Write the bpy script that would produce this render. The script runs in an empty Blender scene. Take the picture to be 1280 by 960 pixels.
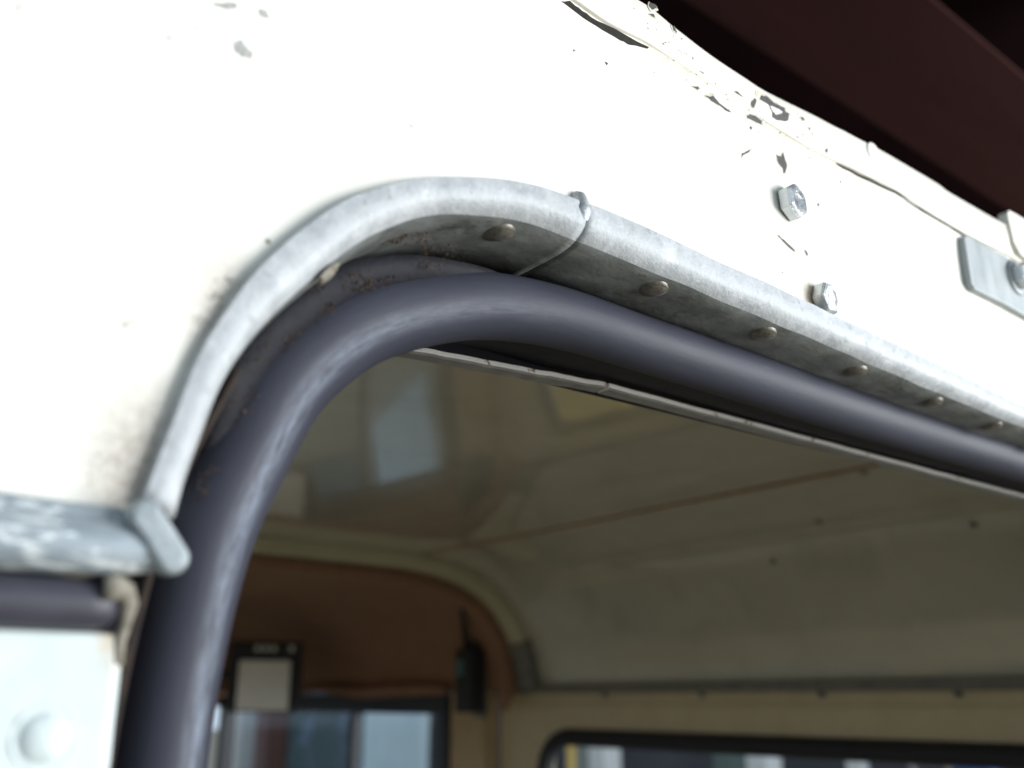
import bpy, bmesh, math, random
from mathutils import Vector, Matrix, noise
random.seed(7)
sc = bpy.context.scene
R = math.radians

# ---------------------------------------------------------------- camera, world, lamps, exposure
# Vehicle axes: X along the rear wall (to the right), Y into the vehicle, Z up. Camera level is Z = 0, the yard is 1.75 m below.
cam_d = bpy.data.cameras.new('camera'); cam = bpy.data.objects.new('camera', cam_d); sc.collection.objects.link(cam)
f = Vector((.5977, .7386, .3118)).normalized(); r = f.cross(Vector((0, 0, 1))).normalized(); u = r.cross(f)
cam.matrix_world = Matrix(((r.x, u.x, -f.x, 0), (r.y, u.y, -f.y, -.22), (r.z, u.z, -f.z, 0), (0, 0, 0, 1)))
cam_d.sensor_width = 36; cam_d.lens = 33.75; cam_d.clip_start = .01; cam_d.clip_end = 200
cam_d.dof.use_dof = True; cam_d.dof.focus_distance = .37; cam_d.dof.aperture_fstop = 7
sc.camera = cam
world = bpy.data.worlds.new('World'); sc.world = world; world.use_nodes = True
bg = world.node_tree.nodes['Background']; bg.inputs[0].default_value = (.68, .84, 1, 1); bg.inputs[1].default_value = .95
def area(name, loc, target, sx, sy, power, col):
    l = bpy.data.lights.new(name, 'AREA'); l.shape = 'RECTANGLE'; l.size = sx; l.size_y = sy; l.energy = power; l.color = col
    o = bpy.data.objects.new(name, l); sc.collection.objects.link(o); o.location = loc
    o.rotation_euler = (Vector(target) - Vector(loc)).to_track_quat('-Z', 'Y').to_euler(); return o
area('daylight_open_side', (2.5, -2.3, .15), (.3, 0, .15), 2.0, 1.7, 185, (.97, .985, 1))
sc.view_settings.view_transform = 'Standard'; sc.view_settings.look = 'None'
sc.view_settings.exposure = 0; sc.view_settings.gamma = 1
sc.render.engine = 'CYCLES'
sc.cycles.use_denoising = True
sc.cycles.max_bounces = 8; sc.cycles.transparent_max_bounces = 12

# ---------------------------------------------------------------- measured outlines, metres on the rear wall (X, Z)
CAP_OUT = [(0.07078, 0.04711),(0.07373, 0.06176),(0.0778, 0.0775),(0.08516, 0.09578),(0.09574, 0.11234),(0.10764, 0.1267),(0.11966, 0.1374),(0.13557, 0.14734),(0.15615, 0.15628),(0.179, 0.162),(0.20423, 0.16516),(0.23614, 0.16542),(0.28141, 0.16407),(0.334, 0.16212),(0.39589, 0.15982),(0.46964, 0.15662),(0.53981, 0.15377)]
CAP_IN = [(0.07978, 0.04057),(0.08141, 0.05396),(0.08489, 0.06833),(0.09121, 0.08249),(0.10074, 0.0973),(0.1111, 0.11011),(0.12001, 0.11956),(0.13353, 0.13121),(0.14896, 0.14088),(0.17398, 0.14765),(0.19469, 0.15011),(0.20942, 0.14971),(0.23309, 0.14922),(0.27728, 0.14786),(0.32867, 0.14626),(0.38919, 0.14439),(0.46164, 0.14259),(0.53078, 0.14117)]
SEAL = [(0.09028, -0.01047),(0.09174, 0.0084),(0.09455, 0.02848),(0.09824, 0.04522),(0.10428, 0.06037),(0.11413, 0.08319),(0.12275, 0.09493),(0.13938, 0.11087),(0.16123, 0.12255),(0.17916, 0.12931),(0.19495, 0.13319),(0.22559, 0.13672),(0.26884, 0.13664),(0.31873, 0.13655),(0.37685, 0.13603),(0.44557, 0.13587),(0.60729, 0.13687)]
EDGE = [(0.24441, 0.27093),(0.2626, 0.26956),(0.28899, 0.26625),(0.3137, 0.26523),(0.32702, 0.26484),(0.3649, 0.26812),(0.37497, 0.26876),(0.41056, 0.27082),(0.4159, 0.27153),(0.48066, 0.27324),(0.4918, 0.27221),(0.54902, 0.27378),(0.58647, 0.2763)]
CRACK = [(0.20521, 0.25091),(0.22536, 0.24944),(0.24843, 0.25095),(0.27214, 0.25044),(0.30893, 0.24785),(0.34995, 0.24589),(0.38073, 0.24739),(0.40036, 0.24849),(0.4342, 0.25064),(0.4528, 0.24912),(0.5077, 0.24876),(0.55371, 0.25133),(0.56695, 0.25111)]
CHIPS = [[(0.32106, 0.25908),(0.32556, 0.25999),(0.32981, 0.25865),(0.33741, 0.25923),(0.33789, 0.25729),(0.34097, 0.25752),(0.33957, 0.25318),(0.33165, 0.25042),(0.32795, 0.25045),(0.32763, 0.25347),(0.32504, 0.25606),(0.31924, 0.25618)], [(0.30997, 0.24445),(0.31226, 0.24593),(0.31729, 0.2465),(0.32155, 0.24622),(0.32055, 0.24404),(0.31551, 0.2437),(0.31022, 0.24303)], [(0.33151, 0.23369),(0.33449, 0.23382),(0.33718, 0.23694),(0.33821, 0.2337),(0.33931, 0.23101),(0.33708, 0.22605),(0.33553, 0.22568),(0.33519, 0.22842),(0.33238, 0.22941)], [(0.28124, 0.24242),(0.28562, 0.24355),(0.28772, 0.24497),(0.29148, 0.24312),(0.29937, 0.24189),(0.29793, 0.24108),(0.29001, 0.24168),(0.28549, 0.24231)], [(0.24749, 0.2704),(0.25109, 0.27098),(0.25184, 0.26968),(0.24847, 0.26724),(0.24687, 0.2681)], [(0.26145, 0.26658),(0.26295, 0.26683),(0.26467, 0.26519),(0.26397, 0.26414),(0.26219, 0.26495)], [(0.34897, 0.25926),(0.35149, 0.26031),(0.35379, 0.25985),(0.35116, 0.25821)], [(0.35531, 0.25644),(0.35833, 0.25735),(0.35719, 0.25525)], [(0.30483, 0.22333),(0.30767, 0.22542),(0.31301, 0.2294),(0.30905, 0.22546),(0.30605, 0.22331),(0.30484, 0.22117)], [(0.27348, 0.24359),(0.2774, 0.24505),(0.27944, 0.24497),(0.27775, 0.24334)], [(0.31299, 0.25191),(0.31551, 0.25509),(0.31726, 0.25532),(0.31535, 0.25034),(0.31317, 0.24992)], [(0.22415, 0.23289),(0.22609, 0.23317),(0.22517, 0.23174)], [(0.31223, 0.23999),(0.3141, 0.24036),(0.31394, 0.23907),(0.31219, 0.23855)], [(0.3452, 0.2478),(0.34839, 0.24845),(0.34793, 0.24751)], [(0.24652, 0.26427),(0.24955, 0.26563),(0.25006, 0.26431),(0.24826, 0.26388)], [(0.25235, 0.2542),(0.25661, 0.25529),(0.2562, 0.2546)], [(0.30057, 0.25266),(0.30412, 0.25371),(0.30813, 0.25239),(0.30328, 0.25231)], [(0.27809, 0.2526),(0.28175, 0.25319),(0.2809, 0.2524)], [(0.20744, 0.23031),(0.20896, 0.23042),(0.20762, 0.22951)], [(0.32621, 0.19132),(0.32713, 0.19181),(0.33316, 0.18987),(0.3387, 0.18791),(0.33783, 0.18706),(0.33159, 0.18899)], [(0.34575, 0.19029),(0.34735, 0.19088),(0.34871, 0.18903),(0.34737, 0.18823)], [(0.38248, 0.23912),(0.38461, 0.23957),(0.38361, 0.23789)], [(0.36142, 0.21952),(0.36358, 0.22006),(0.36228, 0.21805)], [(0.32689, 0.17444),(0.32834, 0.17467),(0.32763, 0.17372)], [(0.36909, 0.24994),(0.37245, 0.25213),(0.37168, 0.24963),(0.36987, 0.2487)]]
CRACKS = [[(0.20136, 0.24856),(0.20546, 0.25072),(0.21006, 0.24992),(0.21629, 0.24899),(0.22596, 0.24972),(0.23818, 0.24986),(0.24857, 0.25053),(0.24732, 0.24926),(0.23801, 0.24675),(0.23239, 0.24617),(0.22258, 0.24634),(0.21203, 0.24681)], [(0.37936, 0.24686),(0.38252, 0.24839),(0.39957, 0.24853),(0.43329, 0.25045),(0.45164, 0.24886),(0.50621, 0.24858),(0.55244, 0.25075),(0.56631, 0.25021),(0.56312, 0.24846),(0.55055, 0.24887),(0.5045, 0.24666),(0.45022, 0.24719),(0.43198, 0.24893),(0.39835, 0.24684)]]
SCUFFS = [[(0.08004, 0.17203),(0.08221, 0.17362),(0.08377, 0.17201),(0.08573, 0.17112),(0.08541, 0.16939),(0.08267, 0.1686),(0.08049, 0.16964)], [(0.07319, 0.18117),(0.07934, 0.18441),(0.0799, 0.18336),(0.07663, 0.18112),(0.0737, 0.18064)], [(0.08612, 0.1858),(0.08798, 0.18677),(0.08961, 0.18487),(0.08699, 0.18407)], [(0.06183, 0.16483),(0.06348, 0.16515),(0.06276, 0.16405)], [(0.06908, 0.17124),(0.07015, 0.17152),(0.0696, 0.17047)], [(0.02706, 0.15593),(0.0279, 0.15614),(0.02773, 0.15491)], [(0.13732, 0.16948),(0.1397, 0.16903),(0.13852, 0.16883)]]
SPECKS = [((0.06096, 0.08412), 0.00332, 0.00276),((0.0855, 0.10131), 0.00217, 0.00174),((0.07884, 0.08864), 0.00246, 0.00187),((0.05889, 0.05142), 0.00426, 0.00542),((0.08262, 0.09609), 0.00254, 0.00214),((0.29381, 0.24795), 0.02754, 0.00851),((0.3583, 0.24969), 0.02205, 0.00846),((0.25419, 0.25746), 0.01654, 0.0061),((0.09463, 0.11549), 0.00093, 0.00069),((0.31549, 0.24498), 0.02595, 0.00613),((0.35226, 0.25161), 0.02899, 0.00748),((0.26861, 0.25452), 0.02294, 0.00579)]
PLATE = [(0.4971, 0.24399),(0.50322, 0.24643),(0.55728, 0.24732),(0.59856, 0.24984),(0.58501, 0.21438),(0.53877, 0.21361),(0.50036, 0.21294),(0.49691, 0.21628)]
STRIP = [(0.19531, 0.0877, 0.132),(0.29074, 0.07249, 0.132),(0.69118, 0.0684, 0.132)]

# ---------------------------------------------------------------- materials
def nd(t, kind, **kw):
    n = t.nodes.new(kind)
    for k, v in kw.items():
        if k in n.inputs.keys(): n.inputs[k].default_value = v
        else: setattr(n, k, v)
    return n
def ramp(t, src, stops):
    n = t.nodes.new('ShaderNodeValToRGB'); e = n.color_ramp.elements
    while len(e) < len(stops): e.new(.5)
    for i, (p, c) in enumerate(stops):
        e[i].position = p; e[i].color = (c, c, c, 1) if not isinstance(c, tuple) else (*c, 1)
    t.links.new(src, n.inputs[0]); return n
def mat(name, c1, c2=None, scale=60, rough=.5, rough2=None, metal=0, bump=0, bscale=400, stretch=None, layers=(), spec=.5, coat=0, detail=6, coord='Object'):
    """principled: c1/c2 mottled by noise; layers = (colour, noise scale, low, high, rough) of wear/grime over it"""
    m = bpy.data.materials.new(name); m.use_nodes = True; t = m.node_tree; b = t.nodes['Principled BSDF']
    b.inputs['Metallic'].default_value = metal; b.inputs['Roughness'].default_value = rough
    b.inputs['Specular IOR Level'].default_value = spec; b.inputs['Coat Weight'].default_value = coat
    tc = nd(t, 'ShaderNodeTexCoord'); vec = tc.outputs[coord]
    if stretch:
        mp = nd(t, 'ShaderNodeMapping'); mp.inputs['Scale'].default_value = stretch; t.links.new(vec, mp.inputs[0]); vec = mp.outputs[0]
    col = None
    n1 = nd(t, 'ShaderNodeTexNoise', Scale=scale, Detail=detail, Roughness=.62); t.links.new(vec, n1.inputs['Vector'])
    rp = ramp(t, n1.outputs[0], [(.32, c1), (.68, c2 or c1)]); col = rp.outputs[0]
    rv = None
    if rough2 is not None:
        rr = ramp(t, n1.outputs[0], [(.3, rough), (.7, rough2)]); rv = rr.outputs[0]
    for i, (c, s, lo, hi, rg) in enumerate(layers):
        n = nd(t, 'ShaderNodeTexNoise', Scale=s, Detail=8, Roughness=.68, Distortion=.4); 
        mp = nd(t, 'ShaderNodeMapping'); mp.inputs['Location'].default_value = (3.1 * i + 1.7, 5.3 * i, 2.2 * i); t.links.new(vec, mp.inputs[0]); t.links.new(mp.outputs[0], n.inputs['Vector'])
        k = ramp(t, n.outputs[0], [(lo, 0.), (hi, 1.)])
        mx = nd(t, 'ShaderNodeMix', data_type='RGBA'); t.links.new(k.outputs[0], mx.inputs[0]); t.links.new(col, mx.inputs[6]); mx.inputs[7].default_value = (*c, 1); col = mx.outputs[2]
        if rg is not None:
            mr = nd(t, 'ShaderNodeMix', data_type='FLOAT'); t.links.new(k.outputs[0], mr.inputs[0])
            if rv: t.links.new(rv, mr.inputs[2])
            else: mr.inputs[2].default_value = rough
            mr.inputs[3].default_value = rg; rv = mr.outputs[0]
    t.links.new(col, b.inputs['Base Color'])
    if rv: t.links.new(rv, b.inputs['Roughness'])
    if bump:
        nb = nd(t, 'ShaderNodeTexNoise', Scale=bscale, Detail=5, Roughness=.6); t.links.new(vec, nb.inputs['Vector'])
        bp = nd(t, 'ShaderNodeBump', Strength=bump, Distance=.001); t.links.new(nb.outputs[0], bp.inputs['Height']); t.links.new(bp.outputs[0], b.inputs['Normal'])
    m['bsdf'] = b.name
    return m
def grime_spot(m, centre, radius, colour, scale=500, power=.75):
    """a patch of dirt with a place of its own on a wall: noise-broken, fading out over `radius` metres"""
    t = m.node_tree; b = t.nodes['Principled BSDF']; tc = nd(t, 'ShaderNodeTexCoord')
    mp = nd(t, 'ShaderNodeMapping'); mp.vector_type = 'TEXTURE'; mp.inputs['Location'].default_value = centre; mp.inputs['Scale'].default_value = radius; t.links.new(tc.outputs['Object'], mp.inputs[0])
    g = nd(t, 'ShaderNodeTexGradient', gradient_type='SPHERICAL'); t.links.new(mp.outputs[0], g.inputs[0])
    n = nd(t, 'ShaderNodeTexNoise', Scale=scale, Detail=8, Roughness=.7); t.links.new(tc.outputs['Object'], n.inputs['Vector'])
    a = nd(t, 'ShaderNodeMath', operation='MULTIPLY'); t.links.new(g.outputs['Fac'], a.inputs[0]); rp = ramp(t, n.outputs[0], [(.3, .25), (.65, 1.)]); t.links.new(rp.outputs[0], a.inputs[1])
    k = nd(t, 'ShaderNodeMath', operation='MULTIPLY'); k.use_clamp = True; k.inputs[1].default_value = power * 1.6; t.links.new(a.outputs[0], k.inputs[0])
    old = b.inputs['Base Color'].links[0].from_socket
    mx = nd(t, 'ShaderNodeMix', data_type='RGBA'); t.links.new(k.outputs[0], mx.inputs[0]); t.links.new(old, mx.inputs[6]); mx.inputs[7].default_value = (*colour, 1); t.links.new(mx.outputs[2], b.inputs['Base Color'])
def glass(name, tint, fac=.06):
    m = bpy.data.materials.new(name); m.use_nodes = True; t = m.node_tree; t.nodes.clear()
    o = nd(t, 'ShaderNodeOutputMaterial'); mx = nd(t, 'ShaderNodeMixShader'); tr = nd(t, 'ShaderNodeBsdfTransparent'); gl = nd(t, 'ShaderNodeBsdfGlossy')
    gl.inputs['Roughness'].default_value = .03; tr.inputs[0].default_value = (*tint, 1); lw = nd(t, 'ShaderNodeLayerWeight'); lw.inputs[0].default_value = .5; pw = nd(t, 'ShaderNodeMath', operation='POWER'); pw.inputs[1].default_value = 4; t.links.new(lw.outputs['Facing'], pw.inputs[0])
    fr = nd(t, 'ShaderNodeMath', operation='MULTIPLY_ADD'); fr.inputs[1].default_value = .4; fr.inputs[2].default_value = .02; t.links.new(pw.outputs[0], fr.inputs[0])
    t.links.new(fr.outputs[0], mx.inputs[0]); t.links.new(tr.outputs[0], mx.inputs[1]); t.links.new(gl.outputs[0], mx.inputs[2]); t.links.new(mx.outputs[0], o.inputs[0]); return m

M = {}
M['paint'] = mat('cream_white_paint', (.80, .775, .69), (.84, .82, .745), 25, .38, .5, bump=.08, bscale=90)
grime_spot(M['paint'], (.071, 0, .046), (.018, .1, .030), (.40, .35, .29), 420, 1.15)
grime_spot(M['paint'], (.0845, 0, .088), (.012, .1, .03), (.42, .36, .29), 500, .8)
grime_spot(M['paint'], (.405, 0, .253), (.06, .1, .010), (.45, .42, .30), 300, .8)
grime_spot(M['paint'], (.345, 0, .251), (.06, .1, .012), (.45, .43, .33), 300, .8)
grime_spot(M['paint'], (.27, 0, .256), (.04, .1, .014), (.5, .45, .33), 300, .7)
grime_spot(M['paint'], (.349, 0, .168), (.010, .1, .010), (.45, .28, .12), 300, .9)
M['flange'] = mat('cream_flange_paint', (.78, .75, .65), (.83, .81, .73), 60, .42, .55, bump=.12, bscale=160, layers=[((.58, .53, .42), 90, .68, .80, .7)])
M['lowpaint'] = mat('white_body_paint', (.58, .65, .64), (.67, .73, .715), 70, .4, .5, bump=.1, bscale=200, layers=[((.47, .52, .51), 150, .64, .80, .6)])
M['rawedge'] = mat('stained_raw_edge', (.13, .11, .08), (.36, .33, .27), 300, .85, bump=.3, bscale=800)
M['galv'] = mat('weathered_galvanised_steel', (.38, .405, .415), (.54, .56, .57), 130, .55, .72, metal=.15, bump=.3, bscale=600, spec=.4,
    layers=[((.27, .28, .28), 170, .58, .74, .7), ((.64, .67, .68), 75, .56, .74, .6), ((.13, .10, .085), 260, .70, .77, .8)])
M['galv_grimy_shaded'] = mat('grimy_shaded_galvanised_underside', (.095, .103, .097), (.25, .262, .25), 70, .5, .65, metal=.2, bump=.25, bscale=400, stretch=(.6, 1, 1),
    layers=[((.05, .05, .042), 70, .56, .70, .7), ((.27, .25, .19), 130, .62, .74, .6)])  # grime, with the shade under the capping also put into this darker colour
M['galv_blue'] = mat('oxidised_galvanised_gutter', (.25, .30, .335), (.38, .425, .45), 140, .5, .65, metal=.2, bump=.35, bscale=450, stretch=(.35, 1, 1),
    layers=[((.74, .78, .78), 210, .55, .61, .75), ((.13, .15, .17), 240, .62, .74, .7)])
M['weld'] = mat('weld_bead_zinc', (.30, .32, .33), (.52, .55, .57), 200, .35, .55, metal=.5, bump=.5, bscale=500)
M['rivet'] = mat('brassy_stained_rivet', (.11, .105, .09), (.28, .26, .21), 330, .38, .55, metal=.5, bump=.15, bscale=900)
M['zinc'] = mat('zinc_plated_bolt', (.50, .54, .56), (.68, .70, .70), 160, .22, .4, metal=.85, bump=.15, bscale=600, layers=[((.55, .46, .28), 200, .66, .78, .6)])
M['plate'] = mat('dull_zinc_plate', (.24, .27, .275), (.36, .39, .395), 90, .45, .6, metal=.3, bump=.1, bscale=300, stretch=(1, 1, .3))
M['rubber'] = mat('dark_door_rubber', (.034, .033, .046), (.048, .047, .063), 60, .46, .56, bump=.08, bscale=1500, spec=.5,
    layers=[((.10, .10, .125), 240, .70, .78, .6)])
M['lip'] = mat('dirty_lip_rubber', (.008, .008, .0115), (.015, .015, .020), 160, .65, .8, bump=.4, bscale=500, spec=.3, layers=[((.045, .028, .02), 240, .62, .72, .9), ((.12, .09, .065), 420, .70, .76, .9)])
M['rubber_dull'] = mat('dull_black_rubber', (.012, .012, .016), (.022, .022, .028), 160, .6, .75, bump=.2, bscale=500)
M['flap'] = mat('blue_black_flap_rubber', (.008, .009, .015), (.014, .015, .024), 120, .6, .7, bump=.2, bscale=400, spec=.25)
M['void'] = mat('black_painted_channel', (.006, .006, .009), (.012, .012, .015), 100, .8, spec=.2)
M['rust'] = mat('rusty_jamb', (.010, .008, .008), (.035, .02, .012), 160, .85, bump=.6, bscale=500)
M['crumb'] = mat('rust_and_dirt_crumbs', (.018, .011, .008), (.13, .075, .042), 700, .9)
M['chip'] = mat('bare_chip', (.03, .028, .026), (.085, .08, .074), 600, .6, bump=.3, bscale=900)
M['rim'] = mat('stained_paint_rim', (.50, .45, .34), (.74, .71, .62), 500, .6, bump=.2, bscale=900)
M['crackm'] = mat('open_seam', (.008, .007, .006), (.03, .024, .018), 400, .9)
M['scuff'] = mat('grey_scuff', (.22, .225, .22), (.52, .51, .47), 700, .6, bump=.3, bscale=900)
M['speck'] = mat('brown_specks', (.12, .095, .08), (.34, .30, .26), 700, .8)
M['trim'] = mat('cream_trim_edge', (.86, .83, .77), (.93, .92, .90), 120, .5, layers=[((.30, .17, .09), 110, .58, .66, .7)], bump=.3, bscale=500)
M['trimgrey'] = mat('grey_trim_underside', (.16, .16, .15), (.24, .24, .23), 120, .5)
M['ceiling'] = mat('glossy_cream_ceiling', (.53, .505, .41), (.60, .575, .475), 6, .14, .2, bump=.03, bscale=25, spec=.5, coat=1,
    layers=[((.46, .44, .36), 9, .50, .72, .25), ((.66, .64, .55), 30, .72, .84, .3), ((.38, .31, .20), 16, .68, .80, .4)])
M['seam'] = mat('rusty_seam_line', (.20, .10, .04), (.36, .24, .12), 60, .7)
M['rib'] = mat('cream_rib_paint', (.50, .47, .32), (.58, .54, .38), 20, .4, .5)
M['foot'] = mat('grey_rib_foot', (.14, .14, .13), (.22, .21, .18), 40, .6)
M['side'] = mat('cream_side_panel', (.56, .46, .29), (.64, .54, .36), 14, .4, .5, layers=[((.42, .30, .16), 25, .66, .80, .6)])
M['brown'] = mat('brown_headlining', (.27, .145, .085), (.34, .19, .115), 40, .85, bump=.3, bscale=300)
M['tan'] = mat('tan_door_pillar', (.46, .32, .17), (.56, .41, .24), 30, .6)
M['black'] = mat('matt_black_plastic', (.010, .011, .013), (.018, .019, .022), 80, .55)
M['blueblack'] = mat('blue_black_frame', (.010, .013, .022), (.018, .022, .034), 60, .5)
M['lens'] = mat('pale_lamp_lens', (.84, .83, .76), (.90, .89, .83), 60, .4)
M['teal'] = mat('teal_radio_window', (.05, .16, .17), (.08, .22, .22), 90, .3)
M['glass'] = glass('clear_window_glass', (.9, .93, .93))
M['beam'] = mat('red_brown_stained_timber', (.024, .0068, .0062), (.036, .011, .0098), 8, .9, spec=.15, bump=.4, bscale=60, stretch=(.15, 1, 1))
M['roofing'] = mat('dark_shed_roofing', (.0060, .0016, .0020), (.010, .0030, .0034), 4, .95, spec=.05)
M['web'] = mat('dusty_grey_sheet', (.008, .009, .010), (.05, .055, .055), 12, .9, bump=.5, bscale=40)
M['floor'] = mat('grey_tub_floor', (.10, .10, .09), (.17, .165, .15), 10, .6, metal=.2)
M['earth'] = mat('dusty_yard', (.20, .17, .12), (.30, .25, .18), 3, .95)
M['white'] = mat('white_painted_post', (.70, .74, .76), (.82, .84, .85), 20, .5)
M['pale'] = mat('pale_blue_paint', (.55, .70, .78), (.66, .79, .85), 5, .5, layers=[((.62, .72, .78), 8, .55, .7, .5)])
M['darkteal'] = mat('dark_teal_sheet', (.010, .045, .055), (.02, .06, .085), 5, .6, layers=[((.10, .15, .26), 2.2, .52, .62, .5)])
M['redpost'] = mat('dark_red_post', (.06, .013, .012), (.09, .022, .018), 12, .6)
M['dkwall'] = mat('dark_blue_grey_boards', (.035, .04, .055), (.085, .085, .10), 2.4, .8)
M['ochre'] = mat('ochre_yellow_paint', (.74, .50, .12), (.82, .58, .18), 8, .5)
M['teal_grey'] = mat('grey_green_board', (.10, .14, .14), (.17, .22, .21), 3, .8)
M['web2'] = mat('weathered_board', (.20, .21, .20), (.32, .33, .32), 4, .8)
M['stick'] = mat('dry_wood', (.28, .26, .25), (.42, .40, .38), 9, .8)
M['blue'] = mat('bright_blue_plastic', (.02, .08, .38), (.04, .14, .52), 10, .4)

# ---------------------------------------------------------------- mesh helpers
def link(name, me, m, parent=None, smooth=True):
    o = bpy.data.objects.new(name, me); sc.collection.objects.link(o); o.parent = parent
    if parent is not None and parent.type == 'EMPTY': o.location = -parent.location   # meshes are written in scene coordinates
    if m is not None and not me.materials:
        for x in (m if isinstance(m, (list, tuple)) else [m]): me.materials.append(M[x])
    if smooth: me.polygons.foreach_set('use_smooth', [True] * len(me.polygons))
    return o
def mesh(name, v, fa, m, parent=None, smooth=True, mi=None):
    me = bpy.data.meshes.new(name); me.from_pydata([tuple(p) for p in v], [], fa); me.validate()
    o = link(name, me, m, parent, smooth)
    if mi: me.polygons.foreach_set('material_index', mi)
    bm = bmesh.new(); bm.from_mesh(me); bmesh.ops.recalc_face_normals(bm, faces=bm.faces); bm.to_mesh(me); bm.free()
    return o
def box(name, lo, hi, m, parent=None, bevel=0):
    bm = bmesh.new(); bmesh.ops.create_cube(bm, size=1)
    for v in bm.verts: v.co = Vector([lo[i] + (v.co[i] + .5) * (hi[i] - lo[i]) for i in range(3)])
    if bevel: bmesh.ops.bevel(bm, geom=bm.edges[:] , offset=bevel, segments=2, affect='EDGES', profile=.6)
    me = bpy.data.meshes.new(name); bm.to_mesh(me); bm.free(); return link(name, me, m, parent, False)
def resample(p, n, smooth=3):
    """Catmull-Rom through the points, then even spacing and a light smoothing"""
    p = [Vector(q) for q in p]; d = []
    q = [2 * p[0] - p[1]] + p + [2 * p[-1] - p[-2]]
    for i in range(1, len(q) - 2):
        for k in range(24):
            t = k / 24; a, b, c, e = q[i - 1:i + 3]
            d.append(.5 * ((2 * b) + (c - a) * t + (2 * a - 5 * b + 4 * c - e) * t * t + (3 * b - a - 3 * c + e) * t ** 3))
    d.append(p[-1]); L = [0]
    for a, b in zip(d, d[1:]): L.append(L[-1] + (b - a).length)
    out = []; j = 0
    for i in range(n):
        s = L[-1] * i / (n - 1)
        while j < len(L) - 2 and L[j + 1] < s: j += 1
        w = (s - L[j]) / max(1e-9, L[j + 1] - L[j]); out.append(d[j].lerp(d[j + 1], min(1, w)))
    for _ in range(smooth): out = [out[0]] + [(out[i - 1] + 2 * out[i] + out[i + 1]) / 4 for i in range(1, n - 1)] + [out[-1]]
    return out
def frames(path):
    fr = []
    for i, p in enumerate(path):
        t = (path[min(i + 1, len(path) - 1)] - path[max(i - 1, 0)]).normalized(); fr.append((p, Vector((-t.y, t.x))))
    return fr
def sweep(name, path, prof, m, parent, closed=True, scale=None, mi=None, jitter=0, back=None, sharp=()):
    """profile points (n, y): n = away from the opening in the wall's plane, y = into the vehicle"""
    v = []; fa = []; mats = []; k = len(prof)
    for i, (p, n) in enumerate(frames(path)):
        s = scale[i] if scale else 1
        for (a, y) in prof:
            a2 = a * s if a > 0 else a
            v.append((p.x + n.x * a2, y + (back[i] if back else 0), p.y + n.y * a2))
    if jitter:
        v = [Vector(q) + jitter * noise.noise_vector(Vector(q) * 45) for q in v]
    for i in range(len(path) - 1):
        for j in range(k if closed else k - 1):
            a, b = i * k + j, i * k + (j + 1) % k; fa.append((a, b, b + k, a + k)); mats.append(mi[j] if mi else 0)
    if closed:
        fa.append(tuple(range(k))); mats.append(0); fa.append(tuple(range((len(path) - 1) * k, len(path) * k))); mats.append(0)
    o = mesh(name, v, fa, m, parent, True, mats if mi else None)
    if sharp:
        for e in o.data.edges:
            a, b = e.vertices
            if a % k == b % k and a % k in sharp: e.use_edge_sharp = True
    return o
def tube(name, pts, rad, m, parent, seg=10):
    pts = [Vector(p) for p in pts]; v = []; fa = []; up = None
    for i, p in enumerate(pts):
        t = (pts[min(i + 1, len(pts) - 1)] - pts[max(i - 1, 0)]).normalized()
        if up is None: up = t.orthogonal().normalized()
        up = (up - t * up.dot(t)).normalized(); b = t.cross(up); rr = rad(i / (len(pts) - 1)) if callable(rad) else rad
        for k in range(seg):
            a = 2 * math.pi * k / seg; v.append(p + rr * (math.cos(a) * up + math.sin(a) * b))
    for i in range(len(pts) - 1):
        for k in range(seg): a, b = i * seg + k, i * seg + (k + 1) % seg; fa.append((a, b, b + seg, a + seg))
    fa += [tuple(range(seg)), tuple(range((len(pts) - 1) * seg, len(pts) * seg))]
    return mesh(name, v, fa, m, parent)
def lathe(name, prof, loc, axis, m, parent, seg=28, dent=0):
    """prof: (radius, height along axis); first and last close on the axis"""
    q = Vector(axis).to_track_quat('Z', 'Y').to_matrix(); v = []; fa = []; k = len(prof)
    for s in range(seg):
        a = 2 * math.pi * s / seg
        for (rr, h) in prof:
            c = Vector((rr * math.cos(a), rr * math.sin(a), h))
            if dent: c.z += dent * noise.noise(Vector((c.x, c.y, 3)) * 300)
            v.append(q @ c + Vector(loc))
    for s in range(seg):
        for j in range(k - 1): a, b = s * k + j, ((s + 1) % seg) * k + j; fa.append((a, a + 1, b + 1, b))
    o = mesh(name, v, fa, m, parent)
    bm = bmesh.new(); bm.from_mesh(o.data); bmesh.ops.remove_doubles(bm, verts=bm.verts, dist=1e-6); bm.to_mesh(o.data); bm.free(); return o
def hexbolt(name, loc, axis, rad, h, m, parent, turn=0, washer=0):
    q = Vector(axis).to_track_quat('Z', 'Y').to_matrix(); bm = bmesh.new(); rings = []
    for (rr, z) in ((rad, 0), (rad, h * .82), (rad * .84, h), (rad * .5, h * 1.0), (rad * .45, h * .93)):
        rings.append([bm.verts.new(q @ Vector((rr * math.cos(turn + math.pi * i / 3), rr * math.sin(turn + math.pi * i / 3), z)) + Vector(loc)) for i in range(6)])
    for a, b in zip(rings, rings[1:]):
        for i in range(6): bm.faces.new((a[i], a[(i + 1) % 6], b[(i + 1) % 6], b[i]))
    bm.faces.new(rings[-1]); bmesh.ops.recalc_face_normals(bm, faces=bm.faces)
    bmesh.ops.bevel(bm, geom=[e for e in bm.edges if len(e.link_faces) == 2], offset=rad * .05, segments=2, affect='EDGES')
    me = bpy.data.meshes.new(name); bm.to_mesh(me); bm.free(); return link(name, me, m, parent, False)
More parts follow.
